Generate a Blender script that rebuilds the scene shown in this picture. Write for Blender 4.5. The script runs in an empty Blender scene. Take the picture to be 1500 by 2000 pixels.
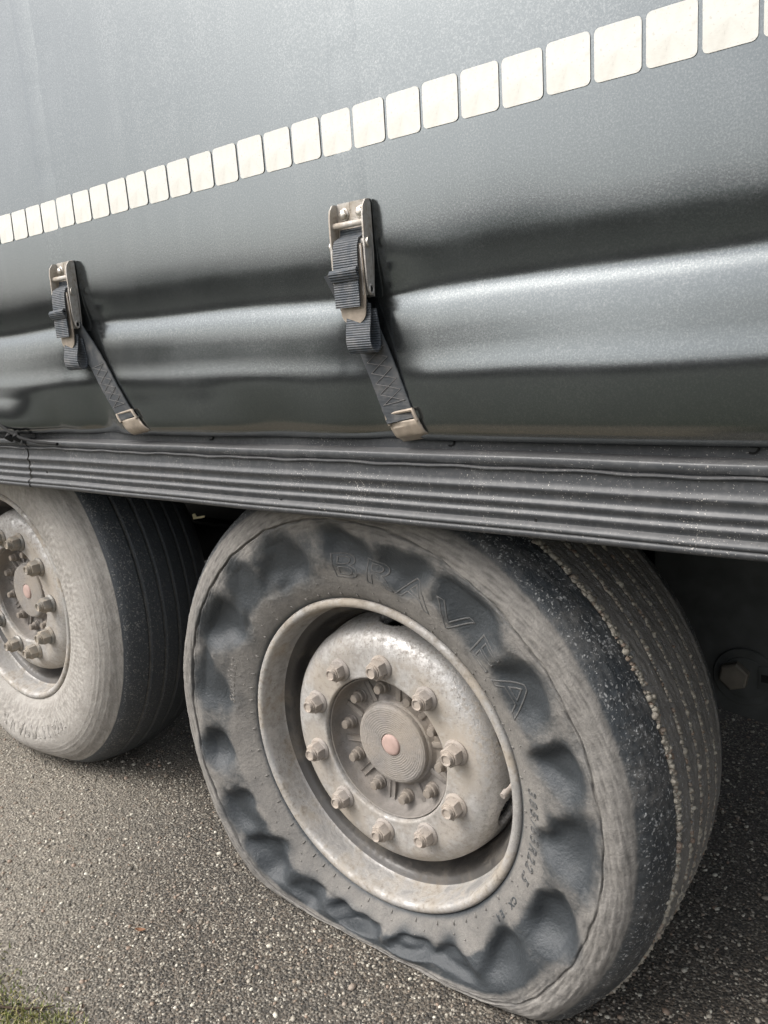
import bpy, bmesh, math, random
import numpy as np
from mathutils import Matrix, Vector

C = bpy.context.scene.collection
S = bpy.context.scene
R = math.radians
PI = math.pi
rng = np.random.default_rng(7)
random.seed(7)
HUB = 0.385                                   # height of the collapsed wheel's hub above the ground

# ------------------------------------------------------------------ camera
cam = bpy.data.cameras.new('camera')
cam.sensor_fit = 'VERTICAL'
cam.sensor_height = 36.0
cam.lens = 1545.14 / 2000 * 36.0
cam.clip_start = 0.02
cam.clip_end = 500
camo = bpy.data.objects.new('camera', cam)
C.objects.link(camo)
right = Vector((0.7900582, 0.6089031, -0.0710288))
up = -Vector((0.0719137, -0.2071210, -0.9756686))
back = -Vector((-0.6087992, 0.7657271, -0.2074262))
M = Matrix((right, up, back)).transposed().to_4x4()
M.translation = Vector((0.86327, -0.90516, 0.73618 + HUB))
camo.matrix_world = M
S.camera = camo

# ------------------------------------------------------------------ sky and sun (bright overcast)
SUN_EL, SUN_AZ = R(50), R(219)
world = bpy.data.worlds.new('World')
S.world = world
world.use_nodes = True
wn = world.node_tree
wn.nodes.clear()
sky = wn.nodes.new('ShaderNodeTexSky')
sky.sky_type = 'NISHITA'
sky.sun_disc = False
sky.sun_elevation = SUN_EL
sky.sun_rotation = SUN_AZ
sky.air_density = 1.0
sky.dust_density = 6.0
sky.ozone_density = 1.0
hs = wn.nodes.new('ShaderNodeHueSaturation')
hs.inputs['Saturation'].default_value = 0.36
bg = wn.nodes.new('ShaderNodeBackground')
bg.inputs['Strength'].default_value = 0.15
wo = wn.nodes.new('ShaderNodeOutputWorld')
wn.links.new(sky.outputs[0], hs.inputs['Color'])
wn.links.new(hs.outputs[0], bg.inputs['Color'])
wn.links.new(bg.outputs[0], wo.inputs['Surface'])

sun = bpy.data.lights.new('sun', 'SUN')
sun.energy = 0.75
sun.angle = R(24)
sun.color = (1.0, 0.985, 0.96)
suno = bpy.data.objects.new('sun', sun)
C.objects.link(suno)
sd = Vector((math.sin(SUN_AZ) * math.cos(SUN_EL), math.cos(SUN_AZ) * math.cos(SUN_EL), math.sin(SUN_EL)))
suno.rotation_euler = sd.to_track_quat('Z', 'Y').to_euler()
suno.location = sd * 20

vs = S.view_settings
vs.view_transform = 'Standard'
vs.look = 'None'
vs.gamma = 1
vs.use_curve_mapping = False
vs.exposure = 0.84

# ------------------------------------------------------------------ helpers
def tag(o, label=None, cat=None, group=None, kind=None):
    if label: o['label'] = label
    if cat: o['category'] = cat
    if group: o['group'] = group
    if kind: o['kind'] = kind
    return o

def link(name, me, mat=None, parent=None, smooth=True):
    o = bpy.data.objects.new(name, me)
    C.objects.link(o)
    if mat is not None:
        me.materials.append(mat)
    if parent is not None:
        o.parent = parent
    if smooth:
        me.polygons.foreach_set('use_smooth', np.ones(len(me.polygons), bool))
    return o

def mesh_np(name, V, F):
    """V (n,3), F (m,k) equal-sized faces, built fast"""
    V = np.asarray(V, np.float32)
    F = np.asarray(F, np.int32)
    me = bpy.data.meshes.new(name)
    me.vertices.add(len(V))
    me.vertices.foreach_set('co', V.ravel())
    k = F.shape[1]
    me.loops.add(F.size)
    me.loops.foreach_set('vertex_index', F.ravel())
    me.polygons.add(len(F))
    me.polygons.foreach_set('loop_start', np.arange(0, F.size, k, dtype=np.int32))
    me.update(calc_edges=True)
    me.validate()
    return me

def attr(me, name, vals):
    a = me.attributes.new(name, 'FLOAT', 'POINT')
    a.data.foreach_set('value', np.asarray(vals, np.float32).ravel())

def grid_faces(n, m, wrap_n=False, wrap_m=False):
    i = np.arange(n if wrap_n else n - 1)
    j = np.arange(m if wrap_m else m - 1)
    I, J = np.meshgrid(i, j, indexing='ij')
    I2, J2 = (I + 1) % n, (J + 1) % m
    return np.stack([I * m + J, I * m + J2, I2 * m + J2, I2 * m + J], -1).reshape(-1, 4)

def catmull(P, step):
    P = np.asarray(P, float)
    Q = np.vstack([2 * P[0] - P[1], P, 2 * P[-1] - P[-2]])
    out = []
    for i in range(len(P) - 1):
        p0, p1, p2, p3 = Q[i:i + 4]
        n = max(1, int(np.hypot(*(p2 - p1)) / step))
        for k in range(n):
            t = k / n
            out.append(.5 * ((2 * p1) + (p2 - p0) * t + (2 * p0 - 5 * p1 + 4 * p2 - p3) * t * t + (3 * p1 - p0 - 3 * p2 + p3) * t ** 3))
    out.append(P[-1])
    return np.array(out)

def lathe(name, prof, n, mat, parent, sharp=None):
    """prof: (u, r), u outboard; axis along local -Y"""
    prof = np.asarray(prof, float)
    t = np.linspace(0, 2 * PI, n, endpoint=False)
    V = np.stack([np.outer(np.cos(t), prof[:, 1]), np.tile(-prof[:, 0], (n, 1)), np.outer(np.sin(t), prof[:, 1])], -1).reshape(-1, 3)
    me = mesh_np(name, V, grid_faces(n, len(prof), wrap_n=True))
    o = link(name, me, mat, parent)
    if sharp:
        me.set_sharp_from_angle(angle=R(sharp))
    return o

def bm_obj(name, bm, mat, parent=None, smooth=True, sharp=35):
    bmesh.ops.recalc_face_normals(bm, faces=bm.faces)
    me = bpy.data.meshes.new(name)
    bm.to_mesh(me)
    bm.free()
    o = link(name, me, mat, parent, smooth)
    if smooth and sharp:
        me.set_sharp_from_angle(angle=R(sharp))
    return o

def add_lathe(bm, prof, n=24, M=None, phase=0.0, cap0=True, cap1=True):
    rings = []
    for (u, r) in prof:
        ring = []
        for k in range(n):
            a = 2 * PI * k / n + phase
            v = Vector((r * math.cos(a), -u, r * math.sin(a)))
            ring.append(bm.verts.new(M @ v if M else v))
        rings.append(ring)
    for a, b in zip(rings, rings[1:]):
        for k in range(n):
            bm.faces.new((a[k], a[(k + 1) % n], b[(k + 1) % n], b[k]))
    if cap0: bm.faces.new(rings[0])
    if cap1: bm.faces.new(rings[-1])

def add_box(bm, lo, hi, M=None, bevel=0.0):
    g = bmesh.ops.create_cube(bm, size=1)
    vs_ = g['verts']
    lo, hi = Vector(lo), Vector(hi)
    c, s = (lo + hi) / 2, hi - lo
    for v in vs_:
        v.co = Vector((v.co.x * s.x, v.co.y * s.y, v.co.z * s.z)) + c
        if M: v.co = M @ v.co
    if bevel:
        es = list({e for v in vs_ for e in v.link_edges})
        bmesh.ops.bevel(bm, geom=es, offset=bevel, segments=2, affect='EDGES', profile=.5)

def add_tube(bm, pts, r, n=8, cap=True):
    pts = [Vector(p) for p in pts]
    rings = []
    for i, p in enumerate(pts):
        d = (pts[min(i + 1, len(pts) - 1)] - pts[max(i - 1, 0)]).normalized()
        a = d.cross(Vector((0, 0, 1)) if abs(d.z) < .9 else Vector((1, 0, 0))).normalized()
        b = d.cross(a)
        rr = r[i] if isinstance(r, (list, tuple)) else r
        rings.append([bm.verts.new(p + rr * (math.cos(2 * PI * k / n) * a + math.sin(2 * PI * k / n) * b)) for k in range(n)])
    for q, w in zip(rings, rings[1:]):
        for k in range(n):
            bm.faces.new((q[k], q[(k + 1) % n], w[(k + 1) % n], w[k]))
    if cap:
        bm.faces.new(rings[0]); bm.faces.new(rings[-1])

def add_plate(bm, outline, t, fn):
    """outline: list of 2-D points; fn(a, b, d) -> Vector with d in 0..t"""
    f = [bm.verts.new(fn(a, b, 0)) for a, b in outline]
    g = [bm.verts.new(fn(a, b, t)) for a, b in outline]
    bm.faces.new(f); bm.faces.new(g)
    n = len(f)
    for k in range(n):
        bm.faces.new((f[k], f[(k + 1) % n], g[(k + 1) % n], g[k]))

def add_ribbon(bm, path, side, w, t, nseg=6):
    """webbing: path points, side = width direction, w width, t thickness"""
    P = [Vector(p) for p in path]
    side = Vector(side).normalized()
    rings = []
    for i, p in enumerate(P):
        d = (P[min(i + 1, len(P) - 1)] - P[max(i - 1, 0)]).normalized()
        nn = side.cross(d).normalized()
        ring = []
        ww = w[i] if isinstance(w, (list, tuple)) else w
        for k in range(nseg + 1):
            a = (k / nseg - .5) * ww
            ring.append(p + side * a + nn * (t / 2))
        for k in range(nseg, -1, -1):
            a = (k / nseg - .5) * ww
            ring.append(p + side * a - nn * (t / 2))
        rings.append([bm.verts.new(v) for v in ring])
    n = len(rings[0])
    for q, x in zip(rings, rings[1:]):
        for k in range(n):
            bm.faces.new((q[k], q[(k + 1) % n], x[(k + 1) % n], x[k]))
    bm.faces.new(rings[0]); bm.faces.new(rings[-1])

def fsum(x, y, seed, n=10, f0=1.0, f1=6.0):
    """smooth random field made of a few sines"""
    g = np.random.default_rng(seed)
    out = 0
    for _ in range(n):
        f = f0 * (f1 / f0) ** g.random()
        a = g.random() * 2 * PI
        out = out + np.sin(2 * PI * f * (np.cos(a) * x + np.sin(a) * y) + g.random() * 6.28) / n ** .5
    return out

def pf(th, s, r, q, seed, n=10, f0=1.0, f1=6.0):
    """the same, closed round a wheel (whole waves in th)"""
    g = np.random.default_rng(seed)
    out = 0
    for _ in range(n):
        f = f0 * (f1 / f0) ** g.random()
        a = g.random() * 2 * PI
        k = max(1, abs(round(2 * PI * f * math.cos(a) * s))) * (1 if math.cos(a) > 0 else -1)
        out = out + np.sin(k * th + 2 * PI * f * math.sin(a) * q * r + g.random() * 6.28) / n ** .5
    return out

# ------------------------------------------------------------------ materials
class NT:
    def __init__(s, name):
        s.m = bpy.data.materials.new(name)
        s.m.use_nodes = True
        s.t = s.m.node_tree
        s.b = s.t.nodes['Principled BSDF']
        s.tc = s.t.nodes.new('ShaderNodeTexCoord')
    def n(s, typ, **kw):
        x = s.t.nodes.new(typ)
        for k, v in kw.items():
            if k.startswith('i_'):
                x.inputs[k[2:].replace('_', ' ')].default_value = v
            else:
                setattr(x, k, v)
        return x
    def l(s, a, b): s.t.links.new(a, b)
    def noise(s, scale, detail=4, rough=.55, vec=None, dist=0.0):
        x = s.n('ShaderNodeTexNoise')
        x.inputs['Scale'].default_value = scale
        x.inputs['Detail'].default_value = detail
        x.inputs['Roughness'].default_value = rough
        x.inputs['Distortion'].default_value = dist
        s.l(vec or s.tc.outputs['Object'], x.inputs['Vector'])
        return x.outputs['Fac']
    def voro(s, scale, out='Distance', feature='F1', vec=None, rnd=1.0):
        x = s.n('ShaderNodeTexVoronoi', feature=feature)
        x.inputs['Scale'].default_value = scale
        x.inputs['Randomness'].default_value = rnd
        s.l(vec or s.tc.outputs['Object'], x.inputs['Vector'])
        return x.outputs[out]
    def map(s, v, a, b, c=0.0, d=1.0, smooth=False):
        x = s.n('ShaderNodeMapRange')
        if smooth: x.interpolation_type = 'SMOOTHSTEP'
        s.l(v, x.inputs[0])
        for i, q in enumerate((a, b, c, d)): x.inputs[i + 1].default_value = q
        return x.outputs[0]
    def math(s, op, a, b=None, clamp=False):
        x = s.n('ShaderNodeMath', operation=op, use_clamp=clamp)
        for i, q in enumerate((a, b)):
            if q is None: continue
            if isinstance(q, (int, float)): x.inputs[i].default_value = q
            else: s.l(q, x.inputs[i])
        return x.outputs[0]
    def mix(s, f, a, b):
        x = s.n('ShaderNodeMix', data_type='RGBA')
        for i, q in ((0, f), (6, a), (7, b)):
            if isinstance(q, (int, float)): x.inputs[i].default_value = q
            elif isinstance(q, tuple): x.inputs[i].default_value = (*q, 1) if len(q) == 3 else q
            else: s.l(q, x.inputs[i])
        return x.outputs[2]
    def ramp(s, v, stops):
        x = s.n('ShaderNodeValToRGB')
        e = x.color_ramp.elements
        while len(e) < len(stops): e.new(.5)
        for q, (p, c) in zip(e, stops):
            q.position = p; q.color = (*c, 1)
        s.l(v, x.inputs[0])
        return x.outputs[0]
    def attr(s, name):
        x = s.n('ShaderNodeAttribute', attribute_name=name)
        return x.outputs['Fac']
    def bump(s, h, strength, dist, prev=None):
        x = s.n('ShaderNodeBump')
        x.inputs['Strength'].default_value = strength
        x.inputs['Distance'].default_value = dist
        s.l(h, x.inputs['Height'])
        if prev: s.l(prev, x.inputs['Normal'])
        return x.outputs[0]
    def done(s, color=None, rough=None, metal=None, normal=None, spec=None):
        for k, v in (('Base Color', color), ('Roughness', rough), ('Metallic', metal), ('Normal', normal), ('Specular IOR Level', spec)):
            if v is None: continue
            if isinstance(v, (int, float)): s.b.inputs[k].default_value = v
            elif isinstance(v, tuple): s.b.inputs[k].default_value = (*v, 1)
            else: s.l(v, s.b.inputs[k])
        return s.m

def m_curtain():
    t = NT('curtain_pvc')
    n1 = t.noise(9, 5)
    mp = t.n('ShaderNodeMapping'); mp.inputs['Scale'].default_value = (14, 14, 1.1)
    t.l(t.tc.outputs['Object'], mp.inputs['Vector'])
    streak = t.noise(1.6, 5, vec=mp.outputs[0])
    dust = t.math('MULTIPLY', t.map(n1, .35, .75), t.map(streak, .3, .8))
    fine = t.noise(430, 3, .8)
    fine2 = t.noise(230, 3)
    speck = t.math('GREATER_THAN', t.noise(330, 1), .735)
    dsum = t.math('ADD', t.math('MULTIPLY', dust, .35), t.math('MULTIPLY', t.map(fine2, .4, .75), .12), clamp=True)
    col = t.mix(t.math('ADD', dsum, t.math('MULTIPLY', t.map(fine, .35, .65, -.6, .6), .65)), (.166, .181, .186), (.288, .300, .300))
    col = t.mix(t.math('MULTIPLY', speck, .12), col, (.5, .48, .45))
    ro = t.math('ADD', t.map(n1, .3, .7, .115, .155), t.math('MULTIPLY', fine, .05))
    nb = t.bump(fine, .05, .0010)
    nb = t.bump(fine2, .02, .001, nb)
    t.b.inputs['Coat Weight'].default_value = 0.0
    return t.done(col, ro, .95, nb)

def m_tape():
    t = NT('reflective_tape')
    n = t.noise(25, 5)
    n2 = t.noise(300, 2)
    col = t.mix(t.map(n, .45, .8), (.68, .672, .62), (.56, .54, .48))
    col = t.mix(t.math('MULTIPLY', t.math('GREATER_THAN', n2, .66), .4), col, (.42, .39, .34))
    col = t.mix(t.map(t.noise(70, 6, .7), .52, .78, 0, .6), col, (.50, .475, .42))
    return t.done(col, .35, 0, t.bump(t.voro(500), .15, .0004))

def m_rail():
    t = NT('rail_plastic')
    n = t.noise(6, 5)
    s1 = t.math('GREATER_THAN', t.math('ADD', t.noise(420, 2), t.math('MULTIPLY', t.noise(14, 3), .28)), .83)
    s2 = t.map(t.noise(120, 4), .5, .8)
    sep = t.n('ShaderNodeSeparateXYZ'); t.l(t.tc.outputs['Object'], sep.inputs[0])
    mp = t.n('ShaderNodeMapping'); mp.inputs['Scale'].default_value = (9, 1, 1.5)
    t.l(t.tc.outputs['Object'], mp.inputs['Vector'])
    streak = t.map(t.noise(3, 4, vec=mp.outputs[0]), .45, .75)
    geo = t.n('ShaderNodeNewGeometry')
    up = t.n('ShaderNodeSeparateXYZ'); t.l(geo.outputs['Normal'], up.inputs[0])
    ledge = t.map(up.outputs[2], .15, .9, 0, .35)                 # dust settles on the ledges
    d = t.math('ADD', t.math('MULTIPLY', streak, .2), t.math('MULTIPLY', s2, .34), clamp=True)
    d = t.math('ADD', d, ledge, clamp=True)
    col = t.mix(d, (.046, .049, .053), (.165, .162, .158))
    col = t.mix(t.math('MULTIPLY', s1, .6), col, (.52, .49, .45))
    ro = t.map(n, .3, .7, .4, .55)
    return t.done(col, ro, .1, t.bump(t.noise(260, 3), .18, .0008))

def m_tyre(name, rubber, dust, dust2, speckcol, gain=1.0):
    t = NT(name)
    a = t.attr('dirt'); sp = t.attr('speck'); var = t.attr('var')
    n = t.noise(38, 8, .65)
    n2 = t.noise(170, 5, .6)
    streak = t.noise(16, 6, .7, dist=1.2)
    v_ = t.math('ADD', t.math('MULTIPLY', t.math('SUBTRACT', n, .5), .75), t.math('MULTIPLY', t.math('SUBTRACT', t.noise(13, 5, .6, dist=.8), .5), .7))
    v_ = t.math('ADD', v_, t.math('MULTIPLY', t.math('SUBTRACT', n2, .5), .35))
    f = t.math('ADD', a, t.math('MULTIPLY', v_, var))
    f = t.map(f, .12, .86, 0, 1, smooth=True)
    dcol = t.mix(t.map(streak, .35, .7), dust, dust2)
    tint = t.attr('tint')
    dcol = t.mix(t.map(tint, 0, 1, 0, .75), dcol, tuple(min(1, c * 1.55) for c in dust))
    dcol = t.mix(t.map(tint, 0, -1, 0, .7), dcol, tuple(c * .45 for c in dust))
    dcol = t.mix(t.math('MULTIPLY', t.map(t.noise(420, 2), .5, .7), .3), dcol, tuple(c * .55 for c in dust))
    col = t.mix(f, rubber, dcol)
    # flecks of grit
    w = t.n('ShaderNodeTexVoronoi', feature='F1'); w.inputs['Scale'].default_value = 215
    wn_ = t.n('ShaderNodeVectorMath', operation='ADD')
    nv = t.n('ShaderNodeTexNoise'); nv.inputs['Scale'].default_value = 90; t.l(t.tc.outputs['Object'], nv.inputs['Vector'])
    sc = t.n('ShaderNodeVectorMath', operation='SCALE'); sc.inputs['Scale'].default_value = .016
    t.l(nv.outputs['Color'], sc.inputs[0]); t.l(t.tc.outputs['Object'], wn_.inputs[0]); t.l(sc.outputs[0], wn_.inputs[1]); t.l(wn_.outputs[0], w.inputs['Vector'])
    sx = t.n('ShaderNodeSeparateXYZ'); t.l(w.outputs['Color'], sx.inputs[0])
    rad = t.math('MULTIPLY', t.map(sx.outputs[0], .05, 1, .05, .55), t.map(t.noise(22, 3), .2, .6, .4, 1))
    fleck = t.map(t.math('SUBTRACT', rad, w.outputs['Distance']), -.10, .12)
    fl = t.math('MULTIPLY', fleck, sp, clamp=True)
    col = t.mix(fl, col, t.mix(sx.outputs[1], speckcol, tuple(c * .55 for c in speckcol)))
    ro = t.math('ADD', t.map(f, 0, 1, .48, .85), t.math('MULTIPLY', n2, .08))
    h = t.math('ADD', t.math('MULTIPLY', n, .5), t.math('MULTIPLY', n2, .5))
    wr = t.noise(55, 6, .6, dist=2.5)
    h = t.math('ADD', h, t.math('MULTIPLY', wr, .35))
    nb = t.bump(h, .6, .0045)
    nb = t.bump(t.noise(700, 3), .25, .0012, nb)
    nb = t.bump(fl, .6, .0015, nb)
    return t.done(col, ro, 0, nb, .5)

def m_dusty_metal(name, paint, dust, amount, rust=.3, metal=.6, dark=(.09, .07, .055), edge=None, flake=0):
    t = NT(name)
    n = t.noise(14, 8, .62)
    n2 = t.noise(85, 6, .65)
    n3 = t.noise(300, 3)
    f = t.math('ADD', t.math('MULTIPLY', n, .65), t.math('MULTIPLY', n2, .35))
    f = t.map(f, .62 - amount * .4, .72 - amount * .22, 0, 1, smooth=True)
    if edge:
        sp = t.n('ShaderNodeSeparateXYZ'); t.l(t.tc.outputs['Object'], sp.inputs[0])
        rr2 = t.math('SQRT', t.math('ADD', t.math('POWER', sp.outputs[0], 2), t.math('POWER', sp.outputs[2], 2)))
        e = t.math('MULTIPLY', t.map(rr2, edge[0], edge[1]), t.map(t.noise(110, 6, .75), .38, .56))
        e = t.math('MULTIPLY', e, t.map(t.math('ADD', sp.outputs[0], sp.outputs[2]), -.12, .16))
        f = t.math('SUBTRACT', f, t.math('MULTIPLY', e, .85), clamp=True)
    dcol = t.mix(t.map(n2, .35, .7), dust, tuple(c * .72 for c in dust))
    dcol = t.mix(t.map(t.noise(7, 4), .42, .68), dcol, tuple(c * d for c, d in zip(dust, (1.12, 1.05, .95))))
    col = t.mix(f, paint, dcol)
    r = t.math('MULTIPLY', t.map(t.math('ADD', t.math('MULTIPLY', n2, .6), t.math('MULTIPLY', n, .4)), .56, .68), rust)
    col = t.mix(r, col, dark)
    chip = t.math('GREATER_THAN', t.math('ADD', n3, t.math('MULTIPLY', t.noise(20, 3), .35)), .845)
    col = t.mix(t.math('MULTIPLY', chip, .55), col, tuple(c * .4 for c in dust))
    ro = t.map(f, 0, 1, .38, .85)
    me_ = t.math('MULTIPLY', t.map(f, 0, 1, 1, 0), metal)
    nb = t.bump(t.math('ADD', t.math('MULTIPLY', f, .5), n2), .35, .0022)
    nb = t.bump(n3, .2, .001, nb)
    if flake:
        sp2 = t.n('ShaderNodeSeparateXYZ'); t.l(t.tc.outputs['Object'], sp2.inputs[0])
        r3 = t.math('SQRT', t.math('ADD', t.math('POWER', sp2.outputs[0], 2), t.math('POWER', sp2.outputs[2], 2)))
        ck = t.math('MULTIPLY', t.math('SINE', t.math('ADD', t.math('MULTIPLY', r3, 1500), t.math('MULTIPLY', t.noise(30, 5, .6), 9))), .25)
        ck = t.math('ADD', ck, t.math('MULTIPLY', t.noise(45, 7, .7, dist=3), 1.6))
        nb = t.bump(ck, flake, .003, nb)
    return t.done(col, ro, me_, nb)

def m_webbing():
    t = NT('webbing')
    w = t.n('ShaderNodeTexWave', wave_type='BANDS', bands_direction='Z')
    w.inputs['Scale'].default_value = 95; w.inputs['Distortion'].default_value = .6
    t.l(t.tc.outputs['Object'], w.inputs['Vector'])
    n = t.noise(60, 5)
    col = t.mix(t.map(n, .4, .75), (.05, .062, .075), (.15, .15, .15))
    col = t.mix(t.map(w.outputs['Fac'], 0, .6, .6, 0), col, (.02, .024, .03))
    return t.done(col, .6, 0, t.bump(w.outputs['Fac'], .7, .0012))

def m_strap():
    t = NT('dark_strap')
    w = t.n('ShaderNodeTexWave', wave_type='BANDS', bands_direction='Z')
    w.inputs['Scale'].default_value = 160; w.inputs['Distortion'].default_value = .4
    t.l(t.tc.outputs['Object'], w.inputs['Vector'])
    n = t.noise(45, 5)
    col = t.mix(t.map(n, .45, .8), (.03, .035, .04), (.11, .105, .10))
    return t.done(col, .65, 0, t.bump(w.outputs['Fac'], .3, .0007))

def m_simple(name, col, rough=.6, metal=0.0, var=.3, scale=40, bump=.2):
    t = NT(name)
    n = t.noise(scale, 5)
    c = t.mix(t.map(n, .3, .72), tuple(x * (1 - var) for x in col), tuple(min(1, x * (1 + var)) for x in col))
    return t.done(c, rough, metal, t.bump(t.noise(scale * 5, 3), bump, .001))

def m_asphalt():
    t = NT('asphalt')
    v1 = t.n('ShaderNodeTexVoronoi', feature='F1'); v1.inputs['Scale'].default_value = 165
    v2 = t.n('ShaderNodeTexVoronoi', feature='F1'); v2.inputs['Scale'].default_value = 270
    for v in (v1, v2): t.l(t.tc.outputs['Object'], v.inputs['Vector'])
    s1 = t.n('ShaderNodeSeparateXYZ'); t.l(v1.outputs['Color'], s1.inputs[0])
    s2 = t.n('ShaderNodeSeparateXYZ'); t.l(v2.outputs['Color'], s2.inputs[0])
    pal = [(0, (.018, .017, .015)), (.3, (.050, .044, .036)), (.55, (.086, .075, .060)), (.72, (.125, .10, .076)), (.86, (.19, .168, .135)), (.96, (.32, .29, .24)), (1, (.55, .52, .44))]
    c1 = t.ramp(s1.outputs[0], pal)
    c2 = t.ramp(s2.outputs[0], pal)
    edge = t.map(v1.outputs['Distance'], .25, .62)
    col = t.mix(edge, c1, c2)
    big = t.noise(3.2, 5)
    col = t.mix(t.map(big, .35, .75, 0, .45), col, (.085, .08, .07))
    # pale sandy silt towards the verge (front-left)
    sp = t.n('ShaderNodeSeparateXYZ'); t.l(t.tc.outputs['Object'], sp.inputs[0])
    dline = t.math('ADD', t.math('ADD', t.math('MULTIPLY', sp.outputs[0], -.75), t.math('MULTIPLY', sp.outputs[1], -.66)), t.math('MULTIPLY', t.math('SUBTRACT', t.noise(5, 4), .5), .25))
    silt = t.map(dline, .36, .72, 0, .62)
    silt = t.math('MULTIPLY', silt, t.map(t.noise(60, 5), .3, .6))
    col = t.mix(silt, col, (.30, .27, .22))
    h = t.math('ADD', t.math('MULTIPLY', t.map(v1.outputs['Distance'], 0, .7, 1, 0), 1.0), t.math('MULTIPLY', t.map(v2.outputs['Distance'], 0, .7, 1, 0), .4))
    nb = t.bump(h, .9, .0035)
    return t.done(col, .72, 0, nb, .5)

def m_pebble():
    t = NT('pebble')
    a = t.attr('tone')
    col = t.ramp(a, [(0, (.10, .095, .085)), (.25, (.20, .17, .13)), (.42, (.27, .19, .14)), (.55, (.33, .30, .25)), (.75, (.42, .385, .315)), (1, (.62, .59, .50))])
    return t.done(t.mix(t.map(t.noise(400, 3), .4, .7, 0, .35), col, (.2, .18, .15)), .6, 0, t.bump(t.noise(500, 3), .3, .0008))

def m_grass():
    t = NT('grass_blade')
    a = t.attr('tone')
    col = t.ramp(a, [(0, (.05, .075, .015)), (.45, (.13, .15, .03)), (.75, (.30, .27, .10)), (1, (.45, .38, .22))])
    return t.done(col, .6)

MAT = dict(
    curtain=m_curtain(), tape=m_tape(), rail=m_rail(),
    flat_tyre=m_tyre('flat_tyre_rubber', (.038, .044, .049), (.172, .162, .149), (.25, .236, .214), (.40, .405, .40)),
    tyre=m_tyre('dusty_tyre_rubber', (.052, .059, .066), (.28, .262, .236), (.40, .38, .35), (.30, .295, .28)),
    rim=m_dusty_metal('rim_steel', (.50, .49, .475), (.325, .302, .27), .62, .6),
    disc=m_dusty_metal('disc_steel', (.58, .57, .555), (.35, .327, .298), .85, .45, edge=(.185, .225)),
    well=m_dusty_metal('well_grease_shade', (.07, .066, .062), (.12, .11, .097), .42, .5, .2, dark=(.03, .027, .024)),  # greasy well; shade between lip and disc is also put into its colour
    nut=m_dusty_metal('nut_steel', (.42, .40, .38), (.345, .315, .29), .95, .2),
    nut_grey=m_dusty_metal('nut_grey', (.22, .22, .21), (.30, .275, .24), .55, .3),
    hub=m_dusty_metal('hub_iron', (.26, .245, .23), (.225, .205, .185), .95, .3),
    cap=m_dusty_metal('cap_mud', (.31, .29, .27), (.30, .278, .255), .9, .2, flake=.4),
    pink=m_simple('cap_plug', (.44, .315, .275), .7, 0, .15, 60),
    zinc=m_dusty_metal('buckle_zinc', (.50, .48, .45), (.37, .34, .30), .6, .5, .35),
    bolt=m_simple('bolt_zinc', (.62, .58, .52), .35, .8, .2, 120),
    brass=m_simple('hook_metal', (.33, .28, .225), .55, .35, .25, 60),
    webbing=m_webbing(), strap=m_strap(),
    thread=m_simple('thread', (.16, .155, .15), .8, 0, .2, 80),
    black=m_simple('dark_hole', (.006, .006, .006), .9),
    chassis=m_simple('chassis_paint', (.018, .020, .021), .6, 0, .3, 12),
    bracket=m_simple('bracket_paint', (.058, .062, .060), .65, 0, .3, 20),
    oldbolt=m_simple('bracket_bolt', (.16, .145, .12), .6, .2, .25, 30),
    asphalt=m_asphalt(), pebble=m_pebble(), grass=m_grass(),
    cream=m_simple('cream_tag', (.75, .68, .42), .6, 0, .15, 40),
    twig=m_simple('twig_bark', (.05, .032, .02), .8, 0, .4, 90),
    leaf=m_simple('dead_leaf', (.22, .10, .045), .7, 0, .4, 70),
    hedge=m_simple('hedge_leaf', (.022, .027, .015), .7, 0, .5, 3),
    field=m_simple('unseen_field_grass', (.034, .038, .02), .85, 0, .4, 2.5, .5),
    soil=m_simple('verge_soil', (.16, .13, .09), .9, 0, .4, 30, .6),
)

# ------------------------------------------------------------------ ground
me = mesh_np('asphalt', [(-70, -70, 0), (70, -70, 0), (70, 70, 0), (-70, 70, 0)], [(0, 1, 2, 3)])
tag(link('asphalt', me, MAT['asphalt'], smooth=False), 'worn asphalt with exposed stone chips under the trailer', kind='structure')

def ico():
    bm = bmesh.new(); bmesh.ops.create_icosphere(bm, subdivisions=1, radius=1)
    V = np.array([v.co[:] for v in bm.verts]); F = np.array([[v.index for v in f.verts] for f in bm.faces]); bm.free()
    return V, F
IV, IF = ico()
def scatter_pebbles(name, P, size, tone, flat=.55, mat=None, parent=None, tilt=.3, seed=3):
    g = np.random.default_rng(seed)
    n = len(P)
    sc = size[:, None] * np.stack([g.uniform(.8, 1.35, n), g.uniform(.65, 1.1, n), np.full(n, flat) * g.uniform(.7, 1.2, n)], 1)
    a = g.uniform(0, 2 * PI, n)
    V = IV[None] * sc[:, None, :] * g.uniform(.8, 1.15, (n, len(IV), 1))
    x = V[..., 0] * np.cos(a)[:, None] - V[..., 1] * np.sin(a)[:, None]
    y = V[..., 0] * np.sin(a)[:, None] + V[..., 1] * np.cos(a)[:, None]
    z = V[..., 2] + x * g.normal(0, tilt * .5, (n, 1))
    V = np.stack([x, y, z], -1) + P[:, None, :]
    F = IF[None] + (np.arange(n) * len(IV))[:, None, None]
    me = mesh_np(name, V.reshape(-1, 3), F.reshape(-1, 3))
    attr(me, 'tone', np.repeat(tone, len(IV)))
    return link(name, me, mat or MAT['pebble'], parent)

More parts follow.
